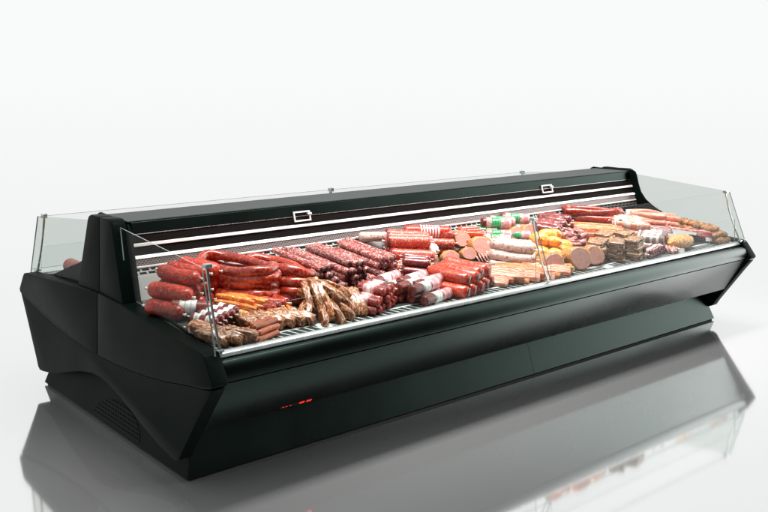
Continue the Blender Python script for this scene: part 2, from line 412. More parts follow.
for hx in (1.235, 3.583):
    for s in (1, -1):
        bm = bmesh.new(); zc = 1.086; hw, hh, th = .062, .030, .0075
        def yy(z): return SY(z, .0125)
        for (a, b, c, d) in ((-hw, hw, hh-th, hh), (-hw, hw, -hh, -hh+th), (-hw, -hw+th, -hh+th, hh-th), (hw-th, hw, -hh+th, hh-th)):
            vs = box(bm, hx+a, hx+b, -.004, .004, zc+c, zc+d)
            for q in vs: q.co.y += yy(q.co.z)
        vs = box(bm, hx+hw-.02, hx+hw+.008, -.010, .013, zc+.008, zc+.018)
        for q in vs: q.co.y += yy(q.co.z)
        if s < 0:
            for q in bm.verts: q.co.y = 2*YC-q.co.y
        part('blind_handle', bm, plain('handle_steel_%d%d' % (int(hx), s), (.75, .72, .70), .25, metal=.6) if False else BRIGHT, can)

# glass: two end panes and two long guards on each side, low inner screens, posts
GT, GB = (.205, 1.052), (.078, .690)      # y,z of the guard's top and bottom edges (front)
def pane(name, quad_yz, x0, x1, s=1, parent=root, th=.006):
    bm = bmesh.new()
    if abs(x1-x0) < .02:     # end pane, in a plane x=const
        bm.free(); p = quad_yz if s > 0 else mirror(quad_yz)
        bm = prism(p, x0, x1); big = lambda f: abs(f.normal.x) > .9
    else:
        (y0, z0), (y1, z1) = quad_yz
        d = Vector((0, z1-z0, -(y1-y0))).normalized()*th
        p = [(y0, z0), (y1, z1), (y1+d.y, z1+d.z), (y0+d.y, z0+d.z)]
        if s < 0: p = mirror(p)
        bm = prism(p, x0, x1); big = lambda f: abs(f.normal.x) < .1 and f.calc_area() > .1
    bmesh.ops.recalc_face_normals(bm, faces=bm.faces); bm.normal_update()
    for f in bm.faces: f.material_index = 0 if big(f) else 1
    return part(name, bm, GLASSE if name == 'end_glass' else GLASS, parent, extra=[EDGE])
XG = .044
for s in (1, -1):
    for a, b in ((.0565, XM-.002), (XM+.002, LEN-.0565)):
        pane('front_glass', [GB, GT], a, b, s)
    for x in (.050, LEN-.056):
        q = [GB, GT, (1.09, 1.135), (.99, .765), (.80, .742), (.55, .725), (.30, .700)]
        q = [(GB[0], .665), GT, (1.105, 1.130), (1.00, .735), (.80, .705), (.55, .69), (.30, .675)]
        pane('end_glass', q, x, x+.006, s)
    for a, b in ((.10, XM-.07), (XM+.075, LEN-.10)):
        pane('inner_glass_screen', [(.136, .668), (.136, .842)], a, b, s, th=.005)
    for x in (.090, XM, LEN-.090):
        bm = bmesh.new()
        n = 9; pts = []
        for i in range(n):
            t = i/(n-1); y = GB[0]+.012+(GT[0]-GB[0])*t + .018*math.sin(math.pi*t); z = .668+(GT[1]-.668)*t
            pts.append((y, z))
        for i in range(n-1):
            (ya, za), (yb, zb) = pts[i], pts[i+1]
            w0, w1 = .010-.003*math.sin(math.pi*i/(n-1)), .010-.003*math.sin(math.pi*(i+1)/(n-1))
        L_ = [];
        for i, (y, z) in enumerate(pts):
            ww = .0070-.0025*math.sin(math.pi*i/(n-1))
            L_.append([bm.verts.new(c) for c in ((x-ww, y, z), (x+ww, y, z), (x+ww, y+.010, z+.003), (x-ww, y+.010, z+.003))])
        for i in range(n-1):
            for k in range(4): bm.faces.new((L_[i][k], L_[i][(k+1) % 4], L_[i+1][(k+1) % 4], L_[i+1][k]))
        bm.faces.new(L_[0][::-1]); bm.faces.new(L_[-1])
        if s < 0:
            for q in bm.verts: q.co.y = 2*YC-q.co.y
        bevelled(bm, .002)
        po = part('glass_post', bm, ACRYL, root); smooth_by_angle(po, 30)
        bm = bmesh.new(); ya, za = pts[-1]; q_ = .021 if s > 0 else .013; box(bm, x-q_, x+q_, ya-.016, ya+.018, za-.010, za+.010)
        if s < 0:
            for q in bm.verts: q.co.y = 2*YC-q.co.y
        bevelled(bm, .004, 3); part('clamp', bm, ACRYL, po)
        bm = bmesh.new(); ya, za = pts[0]; box(bm, x-.016, x+.016, ya-.006, ya+.022, .6755, .684)
        if s < 0:
            for q in bm.verts: q.co.y = 2*YC-q.co.y
        bevelled(bm, .002, 2); part('shoe', bm, ACRYL, po)

# red temperature display low on the front panel
def fy(z): return .050+(.538-z)*(.235-.050)/(.538-.272)
bm = bmesh.new()
vs = box(bm, .50, .70, -.001, .004, .279, .297)
for q in vs: q.co.y += fy(q.co.z)
ct = part('controller', bm, DARK, root)
SEG = {'8': 'abcdefg', '-': 'g', '0': 'abcdef', '2': 'abged', 'E': 'afged'}
bm = bmesh.new()
def seg7(x, ch, w_=.012, h=.011):
    t = .0022; z0 = .2825
    R_ = {'a': (0, w_, h-t, h), 'd': (0, w_, 0, t), 'g': (0, w_, h/2-t/2, h/2+t/2), 'f': (0, t, h/2, h), 'b': (w_-t, w_, h/2, h), 'e': (0, t, 0, h/2), 'c': (w_-t, w_, 0, h/2)}
    bm = bmesh.new()
    for k in SEG[ch]:
        a, b, c, d = R_[k]
        for q in box(bm, x+a, x+b, -.003, -.0015, z0+c, z0+d): q.co.y += fy(q.co.z)
    part('red_digit', bm, LED, ct)
for x, ch in ((.512, '-'), (.532, '-'), (.556, '-'), (.618, '8'), (.634, '8'), (.662, '8'), (.678, '8')): seg7(x, ch)

# ================================================================== GOODS
RED = meat('red_casing', (.40, .022, .008), (.62, .060, .018), (.9, .35, .2), 12, 110, .30, .4, .36, .25, coat=.15)
RING = meat('smoked_red_casing', (.38, .028, .012), (.60, .10, .035), (.88, .42, .22), 10, 60, .22, .3, .27, .3, coat=.5)
ORED = meat('orange_red_casing', (.62, .06, .012), (.80, .13, .025), (.95, .45, .2), 12, 95, .28, .5, .25, .3, coat=.5)
SALAMI = meat('speckled_salami', (.26, .045, .042), (.46, .12, .11), (.88, .56, .50), 22, 105, .52, .9, .4, .6)
SALEND = meat('salami_cut', (.10, .010, .010), (.20, .02, .02), (.5, .2, .18), 40, 160, .3, .6, .45, .4)
MOTT = meat('mottled_salami', (.56, .07, .035), (.74, .17, .09), (.95, .62, .52), 26, 95, .42, .75, .33, .5)
DKRED = meat('dark_red_casing', (.22, .010, .010), (.42, .03, .022), (.75, .3, .25), 16, 90, .3, .5, .28, .5, coat=.6)
BROWNRED = meat('brown_red_casing', (.20, .03, .02), (.33, .055, .035), (.6, .25, .18), 18, 100, .25, .4, .35, .3)
FRANK = meat('frankfurter_casing', (.50, .15, .07), (.62, .22, .10), (.8, .45, .25), 14, 80, .2, .3, .35, .2)
ORSTICK = meat('orange_smoked_crust', (.78, .17, .02), (.95, .50, .12), (1, .85, .5), 18, 60, .4, .7, .35, .5)
PINKHAM = meat('pink_ham_cut', (.70, .30, .24), (.80, .42, .36), (.90, .62, .56), 16, 110, .35, .7, .35, .15, var=.06, deep=1.0)
CRUST = meat('golden_ham_crust', (.50, .20, .05), (.72, .42, .12), (.85, .68, .35), 35, 50, .45, .6, .4, .7)
YELL = meat('yellow_smoked_rind', (.80, .38, .05), (.90, .54, .13), (.96, .78, .42), 14, 40, .4, .4, .28, .25, coat=.5, var=.08)
FAT = meat('white_fat', (.80, .72, .66), (.9, .86, .80), (.85, .5, .42), 25, 60, .25, .4, .35, .5, var=.05)
RAWPINK = meat('pale_pink_sausage', (.66, .26, .17), (.78, .42, .32), (.90, .68, .58), 22, 70, .4, .7, .3, .3)
NET = meat('white_moulded_casing', (.62, .46, .40), (.80, .68, .62), (.20, .07, .05), 30, 60, .48, .9, .35, .7, var=.15)
ROLLP = meat('cured_pink_slice', (.45, .16, .14), (.68, .36, .33), (.9, .72, .68), 40, 50, .4, .6, .32, .5)
NUG = meat('golden_crumb', (.34, .13, .03), (.62, .30, .09), (.85, .58, .25), 60, 90, .45, .7, .5, 1.0)
BERRY = meat('dark_cherry_casing', (.22, .008, .014), (.36, .02, .03), (.6, .2, .2), 30, 80, .2, .3, .22, .2, coat=.6)
BACON = layered('tan_rib_meat', [(.16, .035, .012), (.55, .20, .07), (.86, .60, .34), (.62, .22, .07), (.22, .05, .018)], 7, 9, 'Y', coat=.5)
ORBACON = layered('orange_bacon', [(.55, .08, .012), (.82, .26, .05), (.90, .56, .28), (.66, .12, .02)], 9, 5, 'Y')
PALEBACON = layered('pale_bacon', [(.62, .14, .07), (.80, .42, .28), (.86, .64, .52), (.70, .16, .06)], 7, 5, 'Y')
BROWNSL = layered('brown_smoked_slices', [(.10, .035, .012), (.40, .18, .07), (.66, .38, .18), (.24, .09, .035)], 9, 7, 'Z')
REDSL = layered('red_lean_slab', [(.55, .06, .05), (.75, .20, .17), (.9, .6, .55), (.6, .08, .06)], 12, 4, 'Y')
WRAPP = banded('white_pink_film', .055, .6, (.90, .84, .82), (.80, .36, .36))
WRAPW = banded('white_printed_film', .03, .78, (.60, .55, .55), (.88, .86, .84))
WRAPR = banded('red_striped_film', .02, .5, (.9, .85, .82), (.65, .03, .03))
WRAPPINK = banded('pink_film', .05, .8, (.85, .6, .58), (.75, .25, .27))
WRAPG = banded('green_film', .02, .85, (.2, .6, .3), (.01, .30, .09))
WRAPGREY = banded('grey_silver_film', .05, .35, (.22, .15, .13), (.72, .60, .55), axis=0)
TIE = plain('string_tie', (.75, .68, .58), .6)
CARD = plain('white_card', (.85, .85, .83), .4)
CARDK = plain('black_card_print', (.01, .01, .012), .4)
REDINK = plain('red_ink', (.6, .02, .02), .4)
TRAYM = plain('black_tray', (.010, .010, .010), .3, nscale=5, namt=.2)

def obj(name, bm, mat, parent=None, sm=True): return link(name, bm, mat, parent, sm)
def copy_tree(o, parent=None):
    c = o.copy(); COL.objects.link(c)
    if parent: c.parent = parent
    for ch in o.children: copy_tree(ch, c)
    return c
def spine(L, bend=0.0, n=13, wav=0.0):
    pts = []
    for i in range(n):
        t = i/(n-1)-.5
        pts.append((t*L, bend*(1-4*t*t)-bend*.5, wav*math.sin(t*9)))
    return pts
def endrad(r, L, n=13, roundness=1.0, wob=0.0, seed=0):
    rnd = random.Random(seed); out = []
    for i in range(n):
        t = i/(n-1); d = min(t, 1-t)*L; k = min(1, d/(r*roundness)) if roundness > 0 else 1
        out.append(max(r*.16, r*math.sqrt(max(0, 1-(1-k)**2)))*(1+rnd.uniform(-wob, wob)) if roundness > 0 else r*(1+rnd.uniform(-wob, wob)))
    return out
def nonuni(L, r, n, bend, roundness):
    """points bunched at the rounded ends"""
    ts = [0, .12, .3, .55, .8, 1.0]
    xs = [-L/2+q*r*roundness for q in ts]; mid = [(-L/2+r*roundness)+(L-2*r*roundness)*k/(n) for k in range(1, n)]
    xs = xs+mid+[-q for q in xs[::-1]]
    pts = [(x, bend*(1-4*(x/L)**2)-bend*.5, 0) for x in xs]
    rad = []
    for x in xs:
        d = L/2-abs(x); k = min(1, d/(r*roundness)); rad.append(max(r*.12, r*math.sqrt(max(0, 1-(1-k)**2))))
    return pts, rad
def sausage(name, L, r, mat, bend=0.0, roundness=1.0, wob=.03, seed=0, tie=True, bands=(), seg=14, endcap=None):
    """lies along local x. bands: (from, to, material, name) in fractions of the length"""
    rnd = random.Random(seed)
    pts, rad = nonuni(L, r, 8, bend, roundness)
    rad = [q*(1+rnd.uniform(-wob, wob)) for q in rad]
    bm = bmesh.new(); tube_into(bm, pts, rad, seg)
    o = obj(name, bm, mat)
    if tie:
        for s in (0, -1):
            p = pts[s]; d = -1 if s == 0 else 1
            bm = bmesh.new(); tube_into(bm, [(p[0]-.001*d, p[1], p[2]), (p[0]+.006*d, p[1], p[2]), (p[0]+.014*d, p[1], p[2]), (p[0]+.018*d, p[1], p[2])], [r*.14, r*.10, r*.22, r*.14], 8)
            obj('tie', bm, TIE, o)
    for a, b, mt, nm in bands:
        bp, br = [], []
        for k in range(6):
            x = -L/2+L*(a+(b-a)*k/5); d = L/2-abs(x); kk = min(1, d/(r*roundness))
            bp.append((x, bend*(1-4*(x/L)**2)-bend*.5, 0)); br.append(r*math.sqrt(max(0, 1-(1-kk)**2))*(1+wob)+.0016)
        bm = bmesh.new(); tube_into(bm, bp, br, seg); obj(nm, bm, mt, o)
    if endcap:
        for s in (-1, 1):
            bm = bmesh.new(); tube_into(bm, [(s*(L/2-.004), 0, 0), (s*(L/2+.0012), 0, 0)], [r*.80, r*.74], seg); obj('cut_end', bm, endcap, o)
    return o
def lump(name, sx, sy, sz, mat, seed=0, rough=.12, fq=2.2, sub=4):
    bm = bmesh.new(); bmesh.ops.create_icosphere(bm, subdivisions=sub, radius=1)
    from mathutils import noise as mn
    for v in bm.verts:
        n = mn.fractal(v.co*fq+Vector((seed*7.1, seed*3.3, 0)), 1.0, 2.0, 4); k = 1+rough*n
        v.co = Vector((v.co.x*sx*k, v.co.y*sy*k, v.co.z*sz*k))
    return obj(name, bm, mat)
def slab(name, L, W, H, mat, seed=0, rough=.004, bendz=0.0, taper=.08, rnd_=.35):
    """irregular rounded slab of meat, long axis local x"""
    from mathutils import noise as mn
    bm = bmesh.new(); box(bm, -.5, .5, -.5, .5, -.5, .5)
    bmesh.ops.subdivide_edges(bm, edges=list(bm.edges), cuts=7, use_grid_fill=True)
    for v in bm.verts:
        x, y, z = v.co*2
        # superellipse rounding in the cross-section and ends
        ln = (abs(y)**5+abs(z)**5)**(1/5) if (abs(y)+abs(z)) > 0 else 0
        k = max(abs(y), abs(z))/ln if ln > 0 else 1
        k = 1-(1-k)*rnd_*2.2
        e = 1-.13*abs(x)**6
        n = mn.fractal(Vector((x*L*18, y*W*18, z*H*18))+Vector((seed*5.7, 0, seed)), 1.0, 2.0, 3)
        co = Vector((x*L/2, y*W/2*k*e*(1-taper*x), z*H/2*k*e))
        co += Vector((n*rough*.8, n*rough, n*rough))
        co.z += bendz*(1-x*x)
        v.co = co
    return obj(name, bm, mat)
def ham(name, r, L, flat=.85, seed=0, net=True):
    """half a boned ham, cut face towards local -y"""
    rnd = random.Random(seed); seg = 22
    bm = bmesh.new(); rings = []
    ys = [0, .004, .3*L, .6*L, .85*L, .97*L, L]; rr = [.985, 1, 1.04, 1.0, .82, .5, .15]
    shape = [1+.07*math.sin(2*a*2*math.pi/seg+seed)+.05*math.sin(3*a*2*math.pi/seg+seed*2)+.02*rnd.uniform(-1, 1) for a in range(seg)]
    for y, q in zip(ys, rr):
        ring = []
        for k in range(seg):
            a = 2*math.pi*k/seg; c = r*q*shape[k]
            gr = 1-.045*(k % 3 == 0)*(net and 0 < y < L*.95)
            ring.append(bm.verts.new((c*gr*math.cos(a), y, c*gr*flat*math.sin(a))))
        rings.append(ring)
    for i in range(len(rings)-1):
        for k in range(seg): bm.faces.new((rings[i][k], rings[i][(k+1) % seg], rings[i+1][(k+1) % seg], rings[i+1][k]))
    bm.faces.new(rings[-1]); bm.faces.new(rings[0][::-1])
    o = obj(name, bm, CRUST)
    bm = bmesh.new()
    a_ = [bm.verts.new((r*.88*shape[k]*math.cos(2*math.pi*k/seg), -.0035, r*.88*flat*shape[k]*math.sin(2*math.pi*k/seg))) for k in range(seg)]
    b_ = [bm.verts.new((r*.91*shape[k]*math.cos(2*math.pi*k/seg), .003, r*.91*flat*shape[k]*math.sin(2*math.pi*k/seg))) for k in range(seg)]
    bm.faces.new(a_[::-1]); bm.faces.new(b_)
    for k in range(seg): bm.faces.new((a_[k], a_[(k+1) % seg], b_[(k+1) % seg], b_[k]))
    obj('cut_face', bm, PINKHAM, o, sm=False)
    return o
def ring_sausage(name, W, L, r, mat, seed=0, sag=0.0, n=40):
    """closed racetrack loop lying flat, long axis local x, with string tie"""
    rnd = random.Random(seed); pts = []
    for i in range(n):
        a = 2*math.pi*i/n; c, s = math.cos(a), math.sin(a)
        x = L/2*(abs(c)**.8)*(1 if c >= 0 else -1); y = W/2*(abs(s)**.95)*(1 if s >= 0 else -1)
        pts.append((x, y+.006*math.sin(3*a+seed), sag*math.cos(2*a+seed)+.004*math.sin(5*a)))
    bm = bmesh.new(); tube_into(bm, pts, [r*(1+.05*math.sin(2.0*i/n*2*math.pi+seed)+rnd.uniform(-.02, .02)) for i in range(n)], 14, closed=True)
    o = obj(name, bm, mat)
    p = Vector(pts[2]); t = (Vector(pts[3])-Vector(pts[1])).normalized()
    bm = bmesh.new(); tube_into(bm, [p-t*.005, p+t*.005], r*1.05, 12); obj('tie', bm, TIE, o)
    return o
def put(o, x, y, h, deg=0.0, pitch=None, roll=0.0):
    """set o on the deck: x, y, height above the sloping deck, heading in degrees (0 = along the counter, 90 = front to back)"""
    a = R(deg)
    p = math.atan(.11)
    M = Matrix.Translation((x, y, DZ(y)+h)) @ Matrix.Rotation(p if True else 0, 4, 'X') @ Matrix.Rotation(a, 4, 'Z')
    if pitch: M = M @ Matrix.Rotation(R(pitch), 4, 'Y')
    if roll: M = M @ Matrix.Rotation(R(roll), 4, 'X')
    o.matrix_world = M
    return o
ORD = ['first', 'second', 'third', 'fourth', 'fifth', 'sixth', 'seventh', 'eighth', 'ninth', 'tenth', 'eleventh', 'twelfth']
LAY = {1: ['only'], 2: ['bottom', 'top'], 3: ['bottom', 'middle', 'top'], 4: ['bottom', 'second lowest', 'second highest', 'top'],
       5: ['bottom', 'second lowest', 'middle', 'second highest', 'top'], 6: ['bottom', 'second lowest', 'third lowest', 'third highest', 'second highest', 'top']}
def pile(protos, x, y, deg, r, layers, desc, cat, where, group, vs=1.72, hs=2.06, jx=.004, jd=2.5, jy=.01, h0=0.0, stagger=True, roll=True):
    """heap of parallel sausages; x,y = centre of the bottom row; rows run square to the heading.
    desc is the look, where names the heap. Labelled by row and place in the row."""
    a = R(deg); nx, ny = -math.sin(a), math.cos(a)
    side = 130*nx-95*ny                      # does the row run across the view or away from it
    byside = abs(side) >= 45
    if (side < 0) if byside else (ny < 0): nx, ny = -nx, -ny
    frm, last = ('from left', 'rightmost') if byside else ('from front', 'rearmost')
    k = 0; out = []
    for li, n in enumerate(layers):
        for i in range(n):
            o = protos[k] if k < len(protos) else copy_tree(protos[(k*7+li) % len(protos)])
            k += 1
            off = (i-(n-1)/2)*r*hs + (((layers[0]-n) % 2)*0 if stagger else 0)
            px = x+nx*off+random.uniform(-jx, jx)+math.cos(a)*random.uniform(-jy, jy)
            py = y+ny*off+math.sin(a)*random.uniform(-jy, jy)
            put(o, px, py, h0+r+li*r*vs, deg+random.uniform(-jd, jd), roll=random.uniform(-180, 180) if roll else 0)
            q_ = random.uniform(.93, 1.05); o.scale = (random.uniform(.90, 1.06), q_, q_)
            rowname = LAY[len(layers)][li] if len(layers) > 1 else ''
            which = 'only one' if n == 1 else (ORD[i]+' '+frm if i < n-1 else last)
            lab = f"{desc}, {which}{(' in '+rowname+' row') if rowname else ''}, {where}"
            tag(o, lab, cat, group); out.append(o)
    return out

# ---- A: big red sausages in the left corner behind the end glass
pr = [sausage('big_sausage', .26, .042, RED, .012, 1.0, .03, i) for i in range(3)]
pile(pr, .30, .80, -60, .042, [6, 5, 3], 'plump bright red sausage', 'sausage', 'corner by left tower', 'plump red sausages in the left corner', jd=4)
# ---- B: white wrapped sausage and checkered sticks
o = sausage('wrapped_sausage', .23, .038, BROWNRED, 0, .6, .02, 3, bands=((.22, .60, WRAPW, 'paper_band'),)); put(o, .215, .60, .062, -38)
tag(o, 'single dark red sausage in a white paper band behind the left end glass', 'sausage')
pr = [sausage('stick_sausage', .15, .024, BERRY, 0, .6, .02, 10+i, bands=((.18, .38, WRAPW, 'paper_band'), (.60, .80, WRAPW, 'paper_band'))) for i in range(2)]
pile(pr, .27, .45, -62, .024, [7, 5], 'small white banded sausage', 'sausage', 'heap behind left glass post', 'white banded small sausages at the left end')
# ---- C: orange smoked sticks
pr = [slab('smoked_stick', .24, .032, .024, ORSTICK, i, .003, .008) for i in range(3)]
pile(pr, .47, .54, -60, .015, [7, 6, 5, 3], 'orange yellow smoked stick', 'smoked stick', 'heap before the red rings', 'orange smoked sticks', hs=2.1, vs=1.6, jd=9, jy=.03, roll=False)
pr = [slab('smoked_stick', .11, .020, .020, ORSTICK, 20+i, .002, .004) for i in range(2)]
pile(pr, .66, .40, -96, .011, [4, 2], 'short orange stick', 'smoked stick', 'little heap behind tan ribs', 'short orange sticks', hs=2.3, jd=6, roll=False, h0=.012)
# ---- beef rolls, franks, slabs at the front left
for i, (x, y, d, pt, rl, lb) in enumerate(((.145, .265, -60, 8, 20, 'tan striped rib slab leaning at the foot of the left glass post'),
                                           (.205, .235, -62, 4, 24, 'tan striped rib slab second from the left glass post'),
                                           (.155, .345, -55, 6, 14, 'tan rib slab behind the two slabs at the left glass post'),
                                           (.262, .205, -46, 3, 6, 'brown rough slab lying in front of the pale brown frankfurters'))):
    o = slab('rib_slab', .17, .050, .052, BACON, 30+i, .006, .004); put(o, x, y, .032+.004*i, d, pt, rl)
    tag(o, lb, 'rib slab', 'tan rib slabs at the front left')
pr = [sausage('frankfurter', .17, .0145, FRANK, .004, .9, .02, 40+i, tie=False) for i in range(2)]
pile(pr, .405, .235, 16, .0145, [4, 3, 2], 'pale brown frankfurter', 'frankfurter', 'heap beside front left rib slabs', 'pale brown frankfurters', jd=3)
for i, (x, y, d, h) in enumerate(((.40, .345, -70, .03), (.455, .335, -68, .034), (.51, .325, -66, .036), (.565, .315, -64, .038), (.62, .305, -60, .036), (.675, .30, -58, .030))):
    o = slab('rib_slab', .16, .046, .060, BACON, 50+i, .006, .004); put(o, x, y, h, d, 6, 22)
    tag(o, f'tan brown striped rib strip, {ORD[i] if i<5 else "rightmost"} {"from left " if i<5 else ""}in the row right of the frankfurters', 'rib strip', 'row of tan rib strips')
# ---- D: coiled rings
ringsp = [ring_sausage('ring_sausage', .18, .42, .0285, RING, i, .011) for i in range(3)]
kk = 0
for s, (cx, cy, dg, nl) in enumerate(((.56, .735, -56, 5), (.82, .725, -72, 4))):
    for i in range(nl):
        o = ringsp[kk] if kk < 3 else copy_tree(ringsp[kk % 3]); kk += 1
        put(o, cx+random.uniform(-.012, .012), cy+random.uniform(-.015, .015), .029+i*.044, dg+random.uniform(-5, 5), roll=random.uniform(-3, 3) if i < nl-1 else (-9 if s else 5))
        tag(o, f"glossy red sausage ring, {LAY[nl][i]} one in the {'left' if s==0 else 'right'} stack of rings", 'sausage ring', 'stacked red sausage rings')
o = sausage('short_sausage', .20, .030, RING, .02, 1, .03, 5); put(o, .36, .88, .16, -50); tag(o, 'short red sausage lying on the plump sausages beside the rings', 'sausage')
# ---- G: speckled salami sticks
sp = [sausage('salami_stick', .44, .0205, SALAMI, .0, .35, .05, 60+i, tie=False, endcap=SALEND, seg=10) for i in range(3)]
pile(sp, 1.015, .735, -88, .0205, [4, 4, 4, 3, 3], 'speckled salami stick', 'salami', 'left salami stack', 'speckled salami sticks', jd=1.6, vs=1.9, jy=.02)
pile([copy_tree(sp[0])], 1.225, .735, -88, .0205, [5, 5, 4, 4, 3], 'speckled salami stick', 'salami', 'middle salami stack', 'speckled salami sticks', jd=1.6, vs=1.9, jy=.02)
pile([copy_tree(sp[1])], 1.465, .735, -88, .0205, [5, 5, 4, 4, 3], 'speckled salami stick', 'salami', 'right salami stack', 'speckled salami sticks', jd=2.2, vs=1.9, jy=.02)
# ---- H: orange brown smoked ribs
hp = [slab('smoked_rib', .20, .036, .040, BACON, 70+i, .006, .018) for i in range(3)]
CR = Vector((math.cos(R(-40.051)), math.sin(R(-40.051)), 0)); CF = Vector((math.sin(R(40.051)), math.cos(R(40.051)), 0))
def across(x, y):
    d = Vector((x, y, 0))-Vector((cam.location.x, cam.location.y, 0)); return (d @ CR)/(d @ CF)
hl = [(.78, .38, -110, .10, 25), (.81, .36, -104, .115, 28), (.845, .35, -98, .115, 30), (.80, .31, -106, .065, 34), (.84, .30, -100, .07, 36), (.875, .345, -70, .125, 20), (.91, .33, -62, .105, 24), (.935, .30, -56, .07, 28), (.76, .34, -128, .06, 18), (.905, .27, -66, .045, 20), (.86, .26, -90, .04, 26),
      (.74, .36, -140, .035, 8), (.82, .40, -80, .07, 10), (.88, .40, -60, .08, 12), (.79, .27, -112, .03, 18), (.93, .35, -50, .12, 16)]
hl.sort(key=lambda q: across(q[0], q[1]))
for i, (x, y, d, h, pt) in enumerate(hl):
    o = hp[i] if i < 3 else copy_tree(hp[i % 3]); put(o, x, y, h, d, pt, random.uniform(-20, 20))
    nth = (ORD+['thirteenth', 'fourteenth', 'fifteenth'])[i]+' from left' if i < len(hl)-1 else 'rightmost'
    tag(o, f'orange brown smoked rib strip, {nth} in the loose heap before the salami sticks', 'smoked rib', 'loose heap of smoked ribs')
for i in range(6):
    o = copy_tree(hp[i % 3]); put(o, .975+.018*i, .335-.008*i, .048, -100, 28, 12)
    tag(o, f'tan smoked rib strip, {ORD[i]+" from left" if i<5 else "rightmost"} in the small fan beside the banded bundle', 'smoked rib', 'small fan of smoked ribs')
# ---- I: red links with white bands
pr = [sausage('banded_link', .17, .024, DKRED, 0, .35, .02, 80+i, tie=False, bands=((.22, .66, WRAPP, 'white_band'),), endcap=RED) for i in range(2)]
pile(pr, 1.20, .315, -68, .024, [7, 6, 3], 'white banded red sausage', 'sausage', 'bundle by smoked ribs', 'white banded red sausages', jd=3)
# ---- J: dark salami with white and pink film, lying along the counter
pr = [sausage('film_salami', .26, .031, BROWNRED, 0, .30, .02, 90+i, tie=False, bands=((.34, .60, WRAPW, 'white_film'), (.61, .97, WRAPPINK, 'pink_film'))) for i in range(2)]
jl = [(1.555, .205, .031, 12), (1.52, .275, .031, 10), (1.49, .345, .031, 12), (1.50, .245, .085, 11), (1.465, .315, .085, 10), (1.42, .40, .062, 12), (1.375, .45, .09, 14), (1.44, .47, .04, 8), (1.57, .30, .085, 11), (1.53, .385, .088, 12)]
jlab = ['lying nearest the front rail', 'second from the front rail on the deck', 'third from the front rail on the deck', 'resting on the front pair', 'in the upper row behind the front one',
        'behind the four front ones', 'topmost at the back beside the salami sticks', 'lowest at the back of its heap', 'upper one beside the thick orange sausages', 'upper one right behind the other beside thick sausages']
for i, (x, y, h, d) in enumerate(jl):
    o = pr[i] if i < 2 else copy_tree(pr[i % 2]); put(o, x, y, h, d)
    tag(o, 'dark salami in white and pink film, '+jlab[i], 'salami', 'film wrapped dark salamis')
# ---- K: fat orange red sausages
pr = [sausage('thick_sausage', .30, .039, ORED, .008, .75, .025, 100+i, tie=False, endcap=DKRED) for i in range(3)]
pile(pr, 1.86, .335, -70, .039, [5, 4], 'thick orange red sausage', 'sausage', 'heap of thick sausages', 'thick orange red sausages', jd=3)
# ---- L: mottled salami at the back, red striped one
pr = [sausage('mottled_salami', .30, .038, MOTT, 0, .7, .04, 110+i, bands=((.03, .10, DKRED, 'red_cap'),)) for i in range(3)]
pile(pr, 1.92, .865, -34, .038, [7, 5, 3], 'thick mottled pink salami', 'salami', 'heap behind left hams', 'mottled salamis at the back', jd=6)
pr = [sausage('mottled_salami', .24, .031, MOTT, .006, .7, .04, 310+i) for i in range(2)]
pile(pr, 2.27, .965, -30, .031, [3, 3, 2], 'slim mottled pink salami', 'salami', 'heap behind middle hams', 'slim mottled salamis', jd=8, h0=.01)
pr = [sausage('small_salami', .17, .026, DKRED, .004, .7, .04, 320+i) for i in range(2)]
pile(pr, 1.76, .60, -44, .026, [6, 5, 3], 'small dark red salami', 'salami', 'heap before mottled salamis', 'small dark red salamis', jd=9)
pr = [sausage('short_sausage', .16, .024, RING, .006, .8, .04, 330+i) for i in range(2)]
pile(pr, .60, .475, -60, .024, [5, 4], 'short glossy red sausage', 'sausage', 'row before red rings', 'short red sausages', jd=9)
pr = [sausage('fresh_sausage', .22, .024, RAWPINK, .014, .9, .05, 340+i) for i in range(2)]
pile(pr, 4.56, .66, -40, .024, [6, 5, 3], 'fresh pink sausage', 'sausage', 'pile against right liner', 'fresh pink sausages at the far right', jd=9)
pr = [sausage('brown_sausage', .20, .025, BROWNRED, .006, .8, .04, 350+i) for i in range(2)]
pile(pr, 4.24, .50, -52, .025, [6, 5], 'brown red sausage', 'sausage', 'row behind meat packs', 'brown red sausages at the right', jd=8)
o = sausage('labelled_sausage', .34, .044, RED, 0, .6, .02, 9, bands=((.35, .75, WRAPR, 'striped_label'),)); put(o, 2.20, .985, .155, -30)
tag(o, 'red sausage with red striped white label on top of the mottled salamis', 'sausage')
o = sausage('pale_sausage', .20, .032, NET, 0, .6, .03, 12); put(o, 1.73, .99, .17, -20); tag(o, 'pale green white sausage with a red tip behind the right salami sticks', 'sausage')
# ---- M: ham pieces in two rows
ml = [(1.93, .66, .056, .05, .10, 'first from left in the middle ham row'), (2.115, .66, .056, .055, .10, 'second from left in the middle ham row'), (2.29, .665, .053, .055, .10, 'third from left in the middle ham row'),
      (2.45, .69, .085, .08, .12, 'large pale one right of the middle ham row'), (2.40, .84, .065, .10, .12, 'one in the back row above the middle hams'), (2.90, .80, .065, .085, .12, 'first of the two behind the yellow loaves'), (3.04, .79, .062, .10, .12, 'second of the two behind the yellow loaves')]
for i, (x, y, r, h, L, lb) in enumerate(ml):
    o = ham('ham_piece', r, L, .84, i); put(o, x, y, h+.02, -22, roll=-20); tag(o, 'golden crusted ham with pink cut face, '+lb, 'ham', 'cut hams')
for i, (x, y, sc, lb) in enumerate(((2.05, .79, .05, 'white lump of fat between the first two middle hams and mottled salamis'), (2.10, .83, .04, 'smaller white lump of fat right behind the other white lump'))):
    o = lump('fat_lump', sc*1.2, sc, sc*.8, FAT, i, .3); put(o, x, y, .09); tag(o, lb, 'fat', 'white fat lumps')
